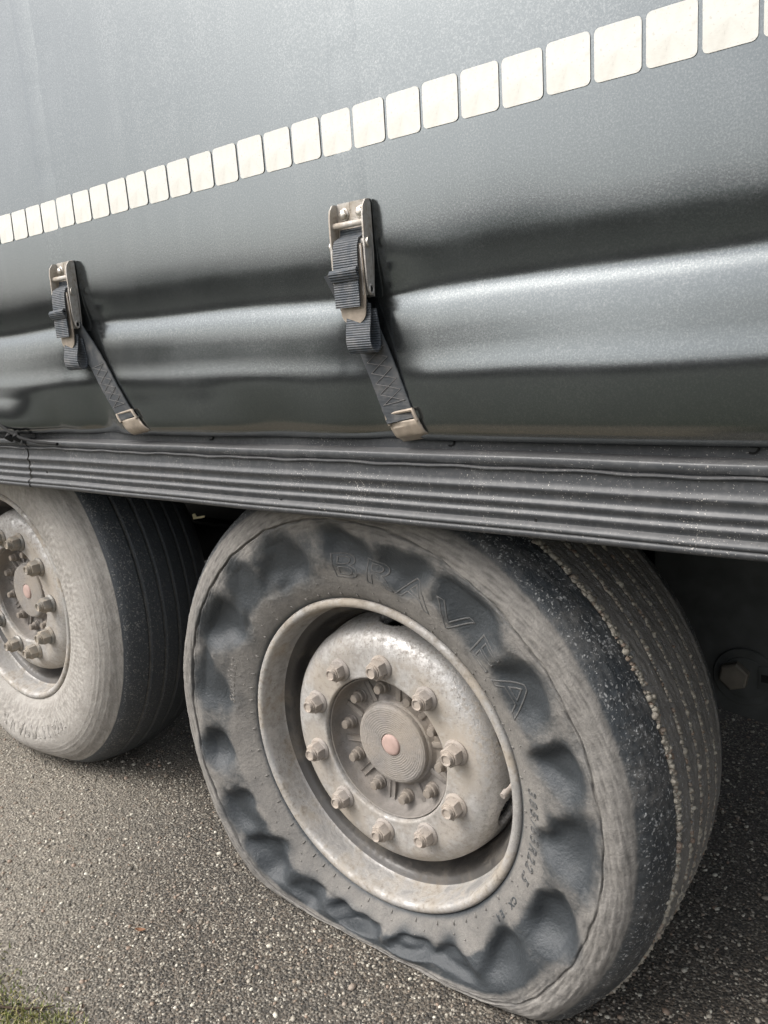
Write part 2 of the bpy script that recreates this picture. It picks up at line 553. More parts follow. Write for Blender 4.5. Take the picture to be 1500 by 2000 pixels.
n = 26000
X = rng.uniform(-2.0, 1.1, n); Y = rng.uniform(-.62, 1.5, n)
keep = (Y > -.62) & (X + Y * .2 > -2.2)
X, Y = X[keep], Y[keep]
sz = np.clip(rng.lognormal(math.log(.0026), .38, len(X)), .0013, .0075)
tone = np.clip(rng.choice([.12, .3, .42, .58, .75, .95], len(X), p=[.16, .20, .10, .24, .19, .11]) + rng.normal(0, .05, len(X)), 0, 1)
P = np.stack([X, Y, sz * .12], 1)
tag(scatter_pebbles('stone_chips', P, sz, tone), 'small pale stone chips bedded in the asphalt', kind='stuff')

# verge: grass tufts, soil, twig, dead leaves (front left corner)
def blades(name, centres, n_each, h, seed, spread=.03):
    g = np.random.default_rng(seed)
    V, F, T = [], [], []
    for (cx, cy) in centres:
        for _ in range(n_each):
            bx, by = cx + g.normal(0, spread), cy + g.normal(0, spread * .7)
            hh = h * g.uniform(.35, 1.1); a = g.uniform(0, 2 * PI); lean = g.uniform(.2, 1.3)
            dx, dy = math.cos(a), math.sin(a); w = g.uniform(.0008, .0018)
            b = len(V)
            for k, s in ((0, 0), (1, .5), (2, 1)):
                px, py = bx + dx * hh * lean * s * s * .8, by + dy * hh * lean * s * s * .8
                pz = .001 + hh * s * (1 - .35 * lean * s)
                ww = w * (1 - s * .85)
                V += [(px - dy * ww, py + dx * ww, pz), (px + dy * ww, py - dx * ww, pz)]
            F += [(b, b + 1, b + 3, b + 2), (b + 2, b + 3, b + 5, b + 4)]
            tt = float(np.clip(g.beta(1.6, 1.5), 0, 1)); T += [tt] * 6
    me = mesh_np(name, V, F); attr(me, 'tone', T)
    return link(name, me, MAT['grass'])
cent = []
g = np.random.default_rng(5)
for (cx, cy, k, s) in ((-.50, -.42, 22, .035), (-.40, -.402, 14, .03), (-.355, -.388, 10, .02), (-.62, -.375, 5, .03), (-.47, -.47, 30, .06), (-.30, -.47, 24, .07), (-.7, -.48, 40, .10), (-1.0, -.45, 40, .12)):
    cent += [(cx + g.normal(0, s), cy + g.normal(0, s * .5)) for _ in range(k)]
tag(blades('verge_grass', cent, 26, .014, 4), 'mossy short grass at the edge of the asphalt', kind='stuff')
bm = bmesh.new()
bmesh.ops.create_grid(bm, x_segments=60, y_segments=24, size=.5)
for v in bm.verts:
    x, y = v.co.x * 2.4 - .9, v.co.y * .9 - .93
    e = math.sin(x * 9) * .02 + math.sin(x * 23 + 1) * .012
    if v.co.y > .47: y += e
    v.co = Vector((x, y, .004 + .012 * max(0, -.52 - y) / .3 + .003 * math.sin(x * 40 + y * 33)))
tag(bm_obj('verge', bm, MAT['soil']), 'bare soil verge beside the asphalt', kind='structure')
me = mesh_np('field', [(-70, -70, .006), (70, -70, .006), (70, -1.0, .006), (-70, -1.0, .006)], [(0, 1, 2, 3)])  # unseen ground behind the camera, added dark to deepen the curtain's reflected bands
tag(link('field', me, MAT['field'], smooth=False), 'unseen dark grass field, added on the camera side to darken the curtain reflection', kind='structure')
bm = bmesh.new()
add_tube(bm, [(-.545, -.452, .004), (-.50, -.425, .006), (-.458, -.405, .0045), (-.43, -.386, .005), (-.405, -.362, .004)], [.0026, .0028, .0022, .0018, .0012], 7)
add_tube(bm, [(-.458, -.405, .0045), (-.445, -.408, .008), (-.43, -.413, .009)], [.0014, .0011, .0007], 6)
tag(bm_obj('twig', bm, MAT['twig']), 'thin dark twig lying among the grass tufts', 'twig')

def leaf(name, x, y, rz, L, W, curl, label, mat):
    bm = bmesh.new()
    nu, nv = 9, 5
    grid = []
    for i in range(nu):
        s = i / (nu - 1)
        wdt = W * math.sin(PI * min(1, s ** .8 * .98 + .02)) ** .8
        row = []
        for j in range(nv):
            q = j / (nv - 1) - .5
            p = Vector((L * (s - .5), wdt * q, .0035 + curl * (abs(q) * 2) ** 2 * L * .35 + curl * (s - .5) ** 2 * L))
            row.append(bm.verts.new(p))
        grid.append(row)
    for i in range(nu - 1):
        for j in range(nv - 1):
            bm.faces.new((grid[i][j], grid[i + 1][j], grid[i + 1][j + 1], grid[i][j + 1]))
    bmesh.ops.remove_doubles(bm, verts=bm.verts, dist=1e-6)
    o = bm_obj(name, bm, mat)
    md = o.modifiers.new('thick', 'SOLIDIFY'); md.thickness = .0004
    o.location = (x, y, .002); o.rotation_euler = (0, 0, rz)
    return tag(o, label, 'leaf')
leaf('dead_leaf', -.43, -.16, .5, .022, .009, .4, 'small brown dead leaf on bare asphalt left of the flat tyre', MAT['leaf'])
leaf('dead_leaf', -.565, -.395, 1.9, .026, .013, .5, 'reddish brown dead leaf beside the grass at the corner', MAT['leaf'])
leaf('dead_leaf', -.355, -.335, 2.6, .012, .006, .6, 'tiny dark curled leaf on the sandy asphalt edge', MAT['twig'])

# ------------------------------------------------------------------ hedge and trees across the road (seen mirrored in the curtain)
def hedge():
    n = 60000
    g = np.random.default_rng(11)
    X = g.uniform(-75, 45, n)
    top = 4.3 + .5 * np.sin(X * .31) + .45 * np.sin(X * .83 + 1) + .3 * np.sin(X * 1.9 + 2) + .25 * np.sin(X * 4.1)
    Z = top * np.sqrt(g.random(n)); Y = -27 + g.normal(0, 1.0, n) * (1 - .4 * Z / 4)
    s = g.uniform(.12, .34, n)
    d1 = g.normal(size=(n, 3)); d1 /= np.linalg.norm(d1, axis=1)[:, None]
    d2 = np.cross(d1, g.normal(size=(n, 3))); d2 /= np.linalg.norm(d2, axis=1)[:, None]
    Pc = np.stack([X, Y, Z], 1)
    V = np.stack([Pc + d1 * s[:, None], Pc + d2 * s[:, None] * .6, Pc - d1 * s[:, None], Pc - d2 * s[:, None] * .6], 1).reshape(-1, 3)
    return link('hedge', mesh_np('hedge', V, np.arange(4 * n).reshape(-1, 4)), MAT['hedge'], smooth=False)
tag(hedge(), 'dark hedge line across the road reflected in the curtain', kind='stuff')

# ------------------------------------------------------------------ trailer
trailer = bpy.data.objects.new('trailer', None)
C.objects.link(trailer)
trailer.location = (0, 0, 0)
tag(trailer, 'dark grey curtain-sided truck trailer with one collapsed flat tyre', 'truck trailer')

# curtain: how far it stands out (towards the camera) at (x, height above the hub)
DZ = np.array([(1.30, 0), (.95, 0), (.90, -.3), (.87, -1.2), (.85, -3.6), (.825, -4.2), (.815, -1.8), (.808, 3), (.803, 13.5), (.796, 14.5), (.786, 7.4), (.774, 4.6), (.755, 3.2), (.735, 3.6),
               (.712, 6.6), (.703, 5.4), (.693, 1.5), (.68, -3), (.655, -5.5), (.63, -9), (.614, -20), (.604, -45), (.597, -62)])
ZS = np.concatenate([np.arange(.597, .90, .0022), np.arange(.90, 1.1, .006), np.arange(1.1, 2.61, .05)])
XS = np.concatenate([np.arange(-5.0, -1.5, .05), np.arange(-1.5, 1.2, .007), np.arange(1.2, 3.3, .05)])
BUCK_X = (.130, -.602)
def curtain_out(xs, zs):
    X, Z = np.meshgrid(xs, zs, indexing='ij')
    jit = .004 * np.sin(X * 2.1 + .6) + .003 * np.sin(X * 5.3 + 1) + .0016 * np.sin(X * 13)
    d = np.interp(Z + jit * np.clip((Z - .62) / .05, 0, 1), DZ[::-1, 0], DZ[::-1, 1])
    # amplitude changes along the trailer
    low = np.clip((.80 - Z) / .03, 0, 1) * np.clip((Z - .61) / .03, 0, 1)
    d = d + low * (1.2 * np.sin(X * 3.7 + 1.2 + Z * 6) + .8 * np.sin(X * 9.1 + 4 - Z * 9))
    low2 = np.clip((.70 - Z) / .03, 0, 1) * np.clip((Z - .61) / .02, 0, 1)
    left = np.clip((.25 - X) / .5, 0, 1)
    d = d + low2 * left * (3.6 * np.sin(X * 11 + 1.4 * np.sin(X * 5)) + 1.8 * np.sin(X * 27 + Z * 20) + 2.5)
    d = d + low2 * np.clip((-.72 - X) / .1, 0, 1) * 9
    for bx in BUCK_X:
        xs_ = bx + (.80 - Z) * (.38 if bx > 0 else .75)
        w = np.exp(-((X - xs_) / .045) ** 2)
        d = d * (1 - .85 * w * np.clip((.82 - Z) / .03, 0, 1) * np.clip((Z - .615) / .02, 0, 1))
        d = d - 5 * np.exp(-((X - bx - .05) / .05) ** 2 - ((Z - .83) / .035) ** 2)
    d = d + np.clip((Z - .9) / .2, 0, 1) * (.35 * np.sin(X * 2.3 + Z * 3) + .25 * np.sin(X * 5 + 1 + Z))
    sl = -np.tan(np.radians(d))                       # d(out)/dz
    dz = np.diff(zs)
    out = np.zeros_like(Z)
    mid = .5 * (sl[:, 1:] + sl[:, :-1]) * dz
    out[:, :-1] = -np.cumsum(mid[:, ::-1], 1)[:, ::-1]
    for bx in BUCK_X:
        xs_ = bx + (.80 - Z) * (.38 if bx > 0 else .75)
    return X, Z, out
cX, cZ, cO = curtain_out(XS, ZS)
i99 = int(np.argmin(abs(ZS - .99)))
cO = cO - cO[:, i99:i99 + 1] * np.clip((1.3 - cZ) / .3, 0, 1)
def out_at(x, z):
    i = int(np.clip(np.searchsorted(XS, x), 0, len(XS) - 1)); j = int(np.clip(np.searchsorted(ZS, z), 0, len(ZS) - 1))
    return float(cO[i, j])
V = np.stack([cX, -cO, cZ + HUB], -1).reshape(-1, 3)
me = mesh_np('curtain', V, grid_faces(len(XS), len(ZS)))
curtain = link('curtain', me, MAT['curtain'], trailer)
md = curtain.modifiers.new('thick', 'SOLIDIFY'); md.thickness = .0012; md.offset = 1
tag(curtain, 'dusty grey coated fabric side curtain bulging above the rail')

bm = bmesh.new()
add_tube(bm, [(-1.06, -.014, 1.045), (-.985, -.016, 1.022), (-.944, -.016, 1.005), (-.904, -.017, .988), (-.852, -.018, .974), (-.79, -.016, .966), (-.717, -.012, .963)], .0034, 8)
bm_obj('hem_cord', bm, MAT['black'], curtain)
for cx_ in (-.905, -.872):
    bm = bmesh.new()
    add_tube(bm, [(cx_ - .006, -.012, .982), (cx_, -.020, .976), (cx_ + .006, -.012, .968)], [.006, .008, .006], 10)
    bm_obj('cord_knot', bm, MAT['black'], curtain)

# reflective squares along the curtain
def square_mesh():
    w, h, r = .0262, .0272, .006
    pts = []
    for (sx, sy, a0) in ((1, 1, 0), (-1, 1, 90), (-1, -1, 180), (1, -1, 270)):
        for k in range(5):
            a = R(a0 + 90 * k / 4)
            pts.append((sx * (w - r) + r * math.cos(a), sy * (h - r) + r * math.sin(a)))
    bm = bmesh.new()
    add_plate(bm, pts, .0008, lambda a, b, d: Vector((a, -d, b)))
    bmesh.ops.recalc_face_normals(bm, faces=bm.faces)
    me = bpy.data.meshes.new('reflective_square'); bm.to_mesh(me); bm.free()
    me.materials.append(MAT['tape'])
    return me
sqm = square_mesh()
rr = random.Random(4)
for k in range(-20, 40):
    x = -.7778 + .0572 * (k + .5)
    if x > 1.9: continue
    o = bpy.data.objects.new('reflective_square', sqm)
    C.objects.link(o); o.parent = curtain
    z = .9985 + .0272
    sl = (out_at(x, z + .02) - out_at(x, z - .02)) / .04
    o.location = (x, -out_at(x, z) - .0005, z + HUB + rr.uniform(-.0006, .0006))
    o.rotation_euler = (math.atan(sl), rr.uniform(-.006, .006), 0)

# welded vertical strips above each buckle
for bx, w in ((BUCK_X[0] - .005, .03), (BUCK_X[1] - .03, .035)):
    zs = np.linspace(.925, 2.55, 90)
    V, F = [], []
    for z in zs:
        for q in (-1, -.6, .6, 1):
            V.append((bx + q * w, -out_at(bx, z) - (.0010 if abs(q) < 1 else -.0001), z + HUB))
    me = mesh_np('strip', V, grid_faces(len(zs), 4))
    o = link('reinforcing_strip', me, MAT['curtain'], curtain)

# side rail: ribbed extrusion
RP = [(-.045, .612), (-.026, .610), (-.026, .5845), (-.022, .583), (-.004, .5815), (-.0008, .5805), (0, .579), (.0004, .5735), (-.0012, .5695), (-.0045, .5682), (-.0048, .5665), (-.001, .5662),
      (.0020, .5652), (.0023, .5642), (.0016, .563), (-.002, .562), (-.0022, .549), (-.0008, .5445), (.0030, .5415), (.0040, .5398), (.0034, .5375), (-.0015, .5345), (-.0026, .527),
      (-.0008, .5245), (.0034, .5222), (.0044, .5205), (.0038, .518), (-.0012, .515), (-.0018, .5105), (.0000, .5088), (.0038, .507), (.0048, .505), (.004, .5025), (-.0004, .4998), (-.0006, .496),
      (.002, .4945), (.0062, .492), (.0078, .4892), (.0074, .4865), (.0052, .485), (.0052, .484), (.0066, .4828), (.007, .480), (.0055, .4765), (.0015, .4745), (-.004, .4738), (-.02, .4742), (-.045, .476)]
RP = [((o_ + .0012) * .55 - .0012 if .4956 < z < .5460 else o_, z) for o_, z in RP]
def rail(x0, x1, name, dy=0.0, n=160):
    xs = np.linspace(x0, x1, n)
    P = np.array(RP)
    V = []
    for i, x in enumerate(xs):
        wob = .0005 * math.sin(x * 7) + .0004 * math.sin(x * 17 + 1)
        for k, (o_, z) in enumerate(P):
            seam = (.0007 * math.sin(x * 31) + .0006 * math.sin(x * 67 + 2)) if 9 <= k <= 14 else 0
            V.append((x, -(o_ + wob + dy), z + HUB + wob + seam))
    me = mesh_np(name, V, grid_faces(n, len(P)))
    o = link(name, me, MAT['rail'], trailer)
    me.set_sharp_from_angle(angle=R(50))
    return o
r_main = rail(-.868, 3.2, 'side_rail', n=420)
tag(r_main, 'ribbed dark grey side rail above the flat tyre')
r_left = rail(-5.0, -.8705, 'side_rail', .0015, n=200)
tag(r_left, 'ribbed dark grey side rail section above the dusty wheel')
bm = bmesh.new()
add_box(bm, (-1.9, -.007, .5745 + HUB), (-.872, .02, .5845 + HUB), bevel=.0015)
bm_obj('clamp_bar', bm, MAT['rail'], trailer)
# drain slots and hook keyholes, recessed plates of their own
def small_hole(x, z, y, w, h):
    bm = bmesh.new()
    pts = [(w * math.cos(a) , h * math.sin(a)) for a in np.linspace(0, 2 * PI, 12, endpoint=False)]
    add_plate(bm, pts, .002, lambda a, b, d: Vector((x + a, y - d + .001, z + HUB + b)))
    return bm_obj('drain_slot', bm, MAT['black'], r_main, smooth=False)
for (x, z, w, h) in ((-.517, .5027, .0026, .0022), (-.072, .4955, .0026, .0022), (.394, .4985, .002, .0048), (-.80, .512, .0024, .002)):
    small_hole(x, z, .0008, w, h)
for x in (-.262, .252, .648):
    bm = bmesh.new()
    pts = [(.008 * math.cos(a), .0075 * math.sin(a)) for a in np.linspace(R(-120), R(120), 14)]
    inner = [(.0055 * math.cos(a), .0052 * math.sin(a)) for a in np.linspace(R(120), R(-120), 14)]
    add_plate(bm, pts + inner, .0015, lambda a, b, d: Vector((x + a, .0258 - d, .5955 + HUB + b)))
    bm_obj('keyhole', bm, MAT['black'], r_main, smooth=False)

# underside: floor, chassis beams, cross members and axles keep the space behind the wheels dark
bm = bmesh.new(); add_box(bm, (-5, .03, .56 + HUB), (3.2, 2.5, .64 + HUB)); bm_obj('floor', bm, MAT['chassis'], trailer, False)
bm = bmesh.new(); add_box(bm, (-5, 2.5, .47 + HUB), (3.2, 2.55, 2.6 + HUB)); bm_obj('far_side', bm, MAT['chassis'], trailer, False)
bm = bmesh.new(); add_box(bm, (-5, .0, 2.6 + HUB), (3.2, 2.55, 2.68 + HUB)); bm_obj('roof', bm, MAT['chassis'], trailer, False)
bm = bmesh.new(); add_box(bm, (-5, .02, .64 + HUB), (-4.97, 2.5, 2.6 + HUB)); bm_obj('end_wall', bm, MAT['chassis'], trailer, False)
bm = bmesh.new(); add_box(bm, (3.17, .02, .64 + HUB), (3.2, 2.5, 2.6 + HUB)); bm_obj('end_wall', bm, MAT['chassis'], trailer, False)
for y in (.74, 1.72):
    bm = bmesh.new()
    add_box(bm, (-5, y + .055, .2 + HUB), (3.2, y + .07, .555 + HUB))
    add_box(bm, (-5, y, .19 + HUB), (3.2, y + .125, .2 + HUB))
    add_box(bm, (-5, y, .54 + HUB), (3.2, y + .125, .555 + HUB))
    bm_obj('chassis_beam', bm, MAT['chassis'], trailer, False)
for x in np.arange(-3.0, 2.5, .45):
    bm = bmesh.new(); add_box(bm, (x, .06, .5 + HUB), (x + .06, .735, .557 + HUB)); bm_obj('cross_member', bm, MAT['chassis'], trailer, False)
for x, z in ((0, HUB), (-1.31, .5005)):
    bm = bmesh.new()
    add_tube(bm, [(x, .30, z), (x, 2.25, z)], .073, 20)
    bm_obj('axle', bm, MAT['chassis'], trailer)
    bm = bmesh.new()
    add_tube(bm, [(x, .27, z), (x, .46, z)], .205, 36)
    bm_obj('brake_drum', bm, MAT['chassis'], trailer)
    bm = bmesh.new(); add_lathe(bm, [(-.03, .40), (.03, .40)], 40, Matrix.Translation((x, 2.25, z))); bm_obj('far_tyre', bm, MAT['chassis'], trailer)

# hanger bracket with the pivot bolt, right edge of the picture
hb = bpy.data.objects.new('hanger_bracket', None); C.objects.link(hb); hb.parent = trailer
bm = bmesh.new()
pts = [(.30, .555), (.30, .02), (.36, -.045), (.47, -.070), (.62, -.085), (.75, -.04), (.78, .06), (.78, .555)]
add_plate(bm, pts, .014, lambda a, b, d: Vector((a, .732 - d, b + HUB)))
bm_obj('bracket_plate', bm, MAT['bracket'], hb)
bm = bmesh.new()
add_lathe(bm, [(0, .062), (.004, .062), (.006, .060), (.006, .045), (.008, .043), (.008, .0)], 40, Matrix.Translation((.485, .7175, .018 + HUB)), cap1=False)
bm_obj('pivot_washer', bm, MAT['bracket'], hb)
bm = bmesh.new()
add_lathe(bm, [(0, .030), (.016, .030), (.019, .026), (.0195, .0)], 6, Matrix.Translation((.468, .709, .023 + HUB)), phase=.35, cap1=False)
bm_obj('pivot_bolt', bm, MAT['oldbolt'], hb, smooth=False)
bm = bmesh.new()
add_box(bm, (.512, .706, .001 + HUB), (.60, .7085, .050 + HUB), bevel=.001)
bm_obj('lock_plate', bm, MAT['bracket'], hb)
bm = bmesh.new(); add_box(bm, (.518, .7045, .018 + HUB), (.532, .7062, .034 + HUB)); bm_obj('square_hole', bm, MAT['black'], hb, False)
bm = bmesh.new()
add_plate(bm, [(-.012, -.004), (.012, .001), (.013, .006), (-.005, .003), (-.008, .012), (-.013, .010)], .002, lambda a, b, d: Vector((-.800 + a * 1.3, -.0 + .4 - d + a * .5, .706 + b)))
tag(bm_obj('tag', bm, MAT['cream'], trailer, False), 'small cream L-shaped tag in the dark between the tyres')

# ------------------------------------------------------------------ wheels
def wrap(a): return (a + PI) % (2 * PI) - PI

# (angle deg, radius, half width along the tread, half height, depth, rotation)
DENTS = [(113, .392, .052, .040, .017), (89, .404, .046, .034, .014), (72, .398, .048, .036, .014), (53, .404, .062, .040, .015), (33, .396, .050, .040, .017), (15, .400, .038, .040, .019),
         (-3, .402, .050, .044, .020), (-24, .404, .046, .042, .020), (-44, .385, .046, .034, .018), (-62, .375, .040, .030, .012), (-78, .372, .050, .030, .018), (-100, .376, .052, .032, .020), (-118, .385, .036, .034, .016),
         (-134, .398, .046, .040, .020), (-150, .410, .042, .040, .018), (-169, .412, .040, .040, .016), (170, .404, .042, .038, .014), (148, .402, .052, .042, .017), (131, .400, .040, .034, .012)]
PROF_FLAT = [(.146, .290), (.150, .2945), (.153, .300), (.160, .3055), (.168, .316), (.177, .332), (.186, .352), (.193, .375), (.198, .40), (.201, .425), (.2015, .452), (.200, .473), (.195, .488), (.187, .498),
             (.174, .511), (.155, .521), (.132, .528), (.107, .533), (.06, .537), (0, .538)]
PROF_OK = [(.146, .290), (.150, .2945), (.153, .300), (.160, .3055), (.168, .318), (.177, .345), (.183, .38), (.185, .41), (.181, .438), (.171, .462), (.157, .481), (.146, .4925), (.138, .5005),
           (.127, .511), (.108, .520), (.077, .5285), (.035, .535), (0, .537)]
GROOVES = {'flat': ((.107, .013), (.060, .007), (.018, .007), (-.024, .007), (-.066, .007), (-.108, .009)), 'ok': ((.077, .006), (.035, .005), (-.007, .005), (-.049, .005), (-.090, .006))}
RB, RF = .297, .538

def dent_field(th, r):
    d = np.zeros(np.broadcast(th, r).shape); m = np.zeros_like(d)
    NZ = pf(th, 1.2, r, 3, 77, 10, 2, 9)
    for i, (a, rc, sa, sr, dep) in enumerate(DENTS):
        dep = dep * (1 + .3 * math.sin(i * 3.1))
        da = wrap(th - R(a)) * rc
        if 105 < a < 175: sa, sr = sa * 1.18, sr * 1.15
        tilt = .25 * math.sin(i * 2.3)
        dr = r - rc - tilt * da
        q = (da / sa) ** 2 + (dr / sr) ** 2
        q = q * (1 + .22 * np.sin(3 * np.arctan2(dr, da) + i * 1.7) + .13 * NZ)
        w = np.exp(-np.abs(q) ** 1.75)
        d += dep * 1.2 * w
        m = np.maximum(m, np.exp(-np.abs(q * .60) ** 2.1))
    return d, m

def rad_limit(th, ground):
    s = -np.sin(th)
    L = np.where(s > 1e-3, ground / np.maximum(s, 1e-3), 9.0)
    k = .022
    h = np.clip(.5 + .5 * (RF - L) / k, 0, 1)
    return RF * (1 - h) + L * h - k * h * (1 - h)

def tyre_map(kind, th, u, r, ground):
    """free profile point (u outboard, r) at angle th -> local xyz"""
    Rg = rad_limit(th, ground)
    t = np.clip((r - RB) / (RF - RB), 0, 1.05)
    c = np.clip((RF - Rg) / (RF - RB), 0, 1)
    g_ = np.where(t < 1, 1 - np.maximum(1 - t, 0) ** (1 + c * (2.4 if kind == 'flat' else 1.6)), t)
    r2 = np.where(r < RB, r, RB + (Rg - RB) * g_)
    u2 = u + 0.0
    if kind == 'flat':
        outer = np.clip((u - .10) / .06, 0, 1)
        d, _ = dent_field(th, r)
        sw = np.clip((r - .325) / .025, 0, 1) * np.clip((.458 - r) / .03, 0, 1)
        wv = .0022 * pf(th, .4, r, 1, 3, 12, 4, 14) * np.clip((r - .34) / .03, 0, 1) * np.clip((.50 - r) / .02, 0, 1)
        fold = c / .635
        u2 = u2 - outer * (d * sw * (1 + .35 * fold) + wv) - outer * fold * .008 * np.clip((r - .30) / .05, 0, 1)
        u2 = u2 + outer * fold * (.016 + .007 * np.sin(th * 17)) * np.exp(-((r - .37) / .035) ** 2)
        seam = np.exp(-((r - .4555 - .0012 * np.sin(th * 23) - .001 * np.sin(th * 51 + 1)) / .0016) ** 2)
        step = .0022 * (1 / (1 + np.exp(-(r - .4565) / .0006)) - 1 / (1 + np.exp(-(r - .491) / .003)))
        u2 = u2 + outer * (step - .0035 * seam)
    else:
        outer = np.clip((abs(u) - .10) / .06, 0, 1)
        u2 = u2 + np.sign(u) * outer * c * .09 * np.exp(-((r - .42) / .06) ** 2)
        for rc in (.352, .4415, .4535, .4655, .4775):
            u2 = u2 + np.sign(u) * outer * .0009 * np.exp(-((r - rc) / .0012) ** 2)
        u2 = u2 + outer * np.sign(u) * .0012 * np.exp(-((r - .325) / .010) ** 2)
    return np.stack([r2 * np.cos(th), -u2, r2 * np.sin(th)], -1)

def build_tyre(kind, ground, N, mat, parent, phase=0.0):
    base = catmull(PROF_FLAT if kind == 'flat' else PROF_OK, .0022)
    if kind == 'flat':
        fine = catmull(base[(base[:, 1] > .448) & (base[:, 1] < .462) & (base[:, 0] > .15)], .0007)
        a = base[(base[:, 1] <= .448) & (base[:, 0] > .1)]; b = base[(base[:, 1] >= .462) | (base[:, 0] < .15)]
        b = b[b[:, 1] >= .462]
        base = np.vstack([a, fine, b])
    inner = base[::-3][1:] * np.array([-1, 1]) if False else (base[:-1:4] * np.array([-1, 1]))[::-1]
    if kind == 'flat':
        tread_in = (base[base[:, 1] > .512][:-1] * np.array([-1, 1]))[::-1]
        rest = inner[inner[:, 1] <= .512]
        inner = np.vstack([tread_in, rest])
    else:
        tread_in = (base[base[:, 1] > .512][:-1] * np.array([-1, 1]))[::-1]
        rest = inner[inner[:, 1] <= .512]
        inner = np.vstack([tread_in, rest])
    prof = np.vstack([base, inner])
    u, r = prof[:, 0].copy(), prof[:, 1].copy()
    gro = np.zeros(len(u))
    for (ug, w) in GROOVES[kind]:
        q = np.clip(1.6 - np.abs(u - ug) / (w / 2) * 1.2, 0, 1) * (r > .50)
        gro = np.maximum(gro, q)
    th = np.linspace(0, 2 * PI, N, endpoint=False)[:, None]
    U = np.broadcast_to(u, (N, len(u))); Rr = np.broadcast_to(r, (N, len(u)))
    TH = np.broadcast_to(th, U.shape)
    wig = 1 + .25 * np.sin(np.round(TH * 0) + TH * 40 + U * 60) * (kind == 'flat')
    Rr = Rr - gro * (.0045 if kind == 'flat' else .006) * wig
    Rr = Rr + (Rr > .50) * .0006 * pf(TH, 3, U, 8, 9, 8, 3, 12) * (kind == 'flat')
    P3 = tyre_map(kind, TH, U, Rr, ground)
    me = mesh_np('tyre', P3.reshape(-1, 3), grid_faces(N, len(u), wrap_n=True)[:, ::-1])
    outer = U > .08
    tread = np.clip((Rr - .494) / .006, 0, 1)
    G = np.broadcast_to(gro, U.shape)
    if kind == 'flat':
        _, m = dent_field(TH, Rr)
        c = np.clip((RF - rad_limit(TH, ground)) / (RF - RB), 0, 1) / .635
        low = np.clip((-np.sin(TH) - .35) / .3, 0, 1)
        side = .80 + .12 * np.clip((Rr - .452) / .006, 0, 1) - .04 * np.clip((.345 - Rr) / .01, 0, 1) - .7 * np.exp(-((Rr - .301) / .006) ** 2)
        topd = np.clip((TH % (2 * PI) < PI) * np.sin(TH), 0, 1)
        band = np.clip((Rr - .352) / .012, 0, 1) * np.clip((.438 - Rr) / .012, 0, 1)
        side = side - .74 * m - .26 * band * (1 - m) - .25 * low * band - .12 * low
        shoulder = np.where(U > .112, .25 + .55 * np.clip((.502 - Rr) / .010, 0, 1), .80)
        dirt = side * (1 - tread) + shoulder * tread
        dirt = np.maximum(dirt, G * .92)
        speck = tread * np.where(U > .112, 1.0, .8) * np.clip((Rr - .500) / .008, 0, 1)
        dirt = np.where(U < -.12, .3, dirt)
    else:
        dirt = 1.15 * (1 - np.clip((Rr - .4985) / .003, 0, 1)) - .05
        dirt = np.where(outer, dirt, .0)
        dirt = np.maximum(dirt, G * .45)
        speck = np.where(Rr > .503, .75, 0) * np.clip((U + .05) / .15, .25, 1)
        dirt = np.where((U < -.12), .15, dirt)
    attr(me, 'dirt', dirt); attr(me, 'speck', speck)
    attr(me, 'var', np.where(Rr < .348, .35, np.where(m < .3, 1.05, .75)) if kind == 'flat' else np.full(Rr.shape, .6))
    # scuffs, flaking rings and wiped streaks: tint > 0 pale dust, < 0 darker film
    rings = pf(TH, .9, Rr, 9, 31, 14, 8, 30)
    if kind == 'flat':
        flaky = np.clip((Rr - .435) / .01, 0, 1) * np.clip((.500 - Rr) / .006, 0, 1)
        lip = np.exp(-((m - .30) / .13) ** 2) * np.clip(pf(TH, 2.2, Rr, 5, 41, 10, 2, 9) + .1, 0, 1.3)
        rays = np.clip(pf(TH, 6, Rr, 1.5, 51, 12, 4, 14) - .55, 0, 1)
        tint = .75 * lip * np.clip((Rr - .345) / .02, 0, 1) + flaky * rings * .55 + .35 * rays * np.clip((Rr - .36) / .02, 0, 1) * (Rr < .46)
        tint = tint - 1.3 * np.exp(-((Rr - .4562) / .0018) ** 2) + .7 * np.exp(-((Rr - .4905) / .0022) ** 2) * np.clip(rings + .6, 0, 1) + .5 * np.exp(-((Rr - .4595) / .0015) ** 2) * np.clip(rings + .3, 0, 1)
        P3d = flaky * rings * .0006 + .0007 * lip
    else:
        crust = np.clip((Rr - .315) / .01, 0, 1) * np.clip((.425 - Rr) / .02, 0, 1)
        tint = crust * np.clip(pf(TH, 3, Rr, 8, 61, 14, 3, 14), -.6, 1) * .45 + .25 * rings * np.clip((Rr - .42) / .01, 0, 1) - .5 * np.exp(-((Rr - .485) / .006) ** 2)
        P3d = crust * .0011 * np.clip(pf(TH, 3, Rr, 8, 61, 14, 3, 14), -.5, 1.2)
    P3 = P3 - np.stack([0 * P3d, P3d * np.sign(U), 0 * P3d], -1) * np.clip((np.abs(U) - .1) / .03, 0, 1)[..., None]
    me.vertices.foreach_set('co', P3.astype(np.float32).ravel()); me.update()
    attr(me, 'tint', np.clip(tint, -1, 1))
    o = link('tyre', me, mat, parent)
    return o, base

def side_u(base, r):
    b = base[base[:, 0] > .1]
    o = np.argsort(b[:, 1])
    return np.interp(r, b[o, 1], b[o, 0])

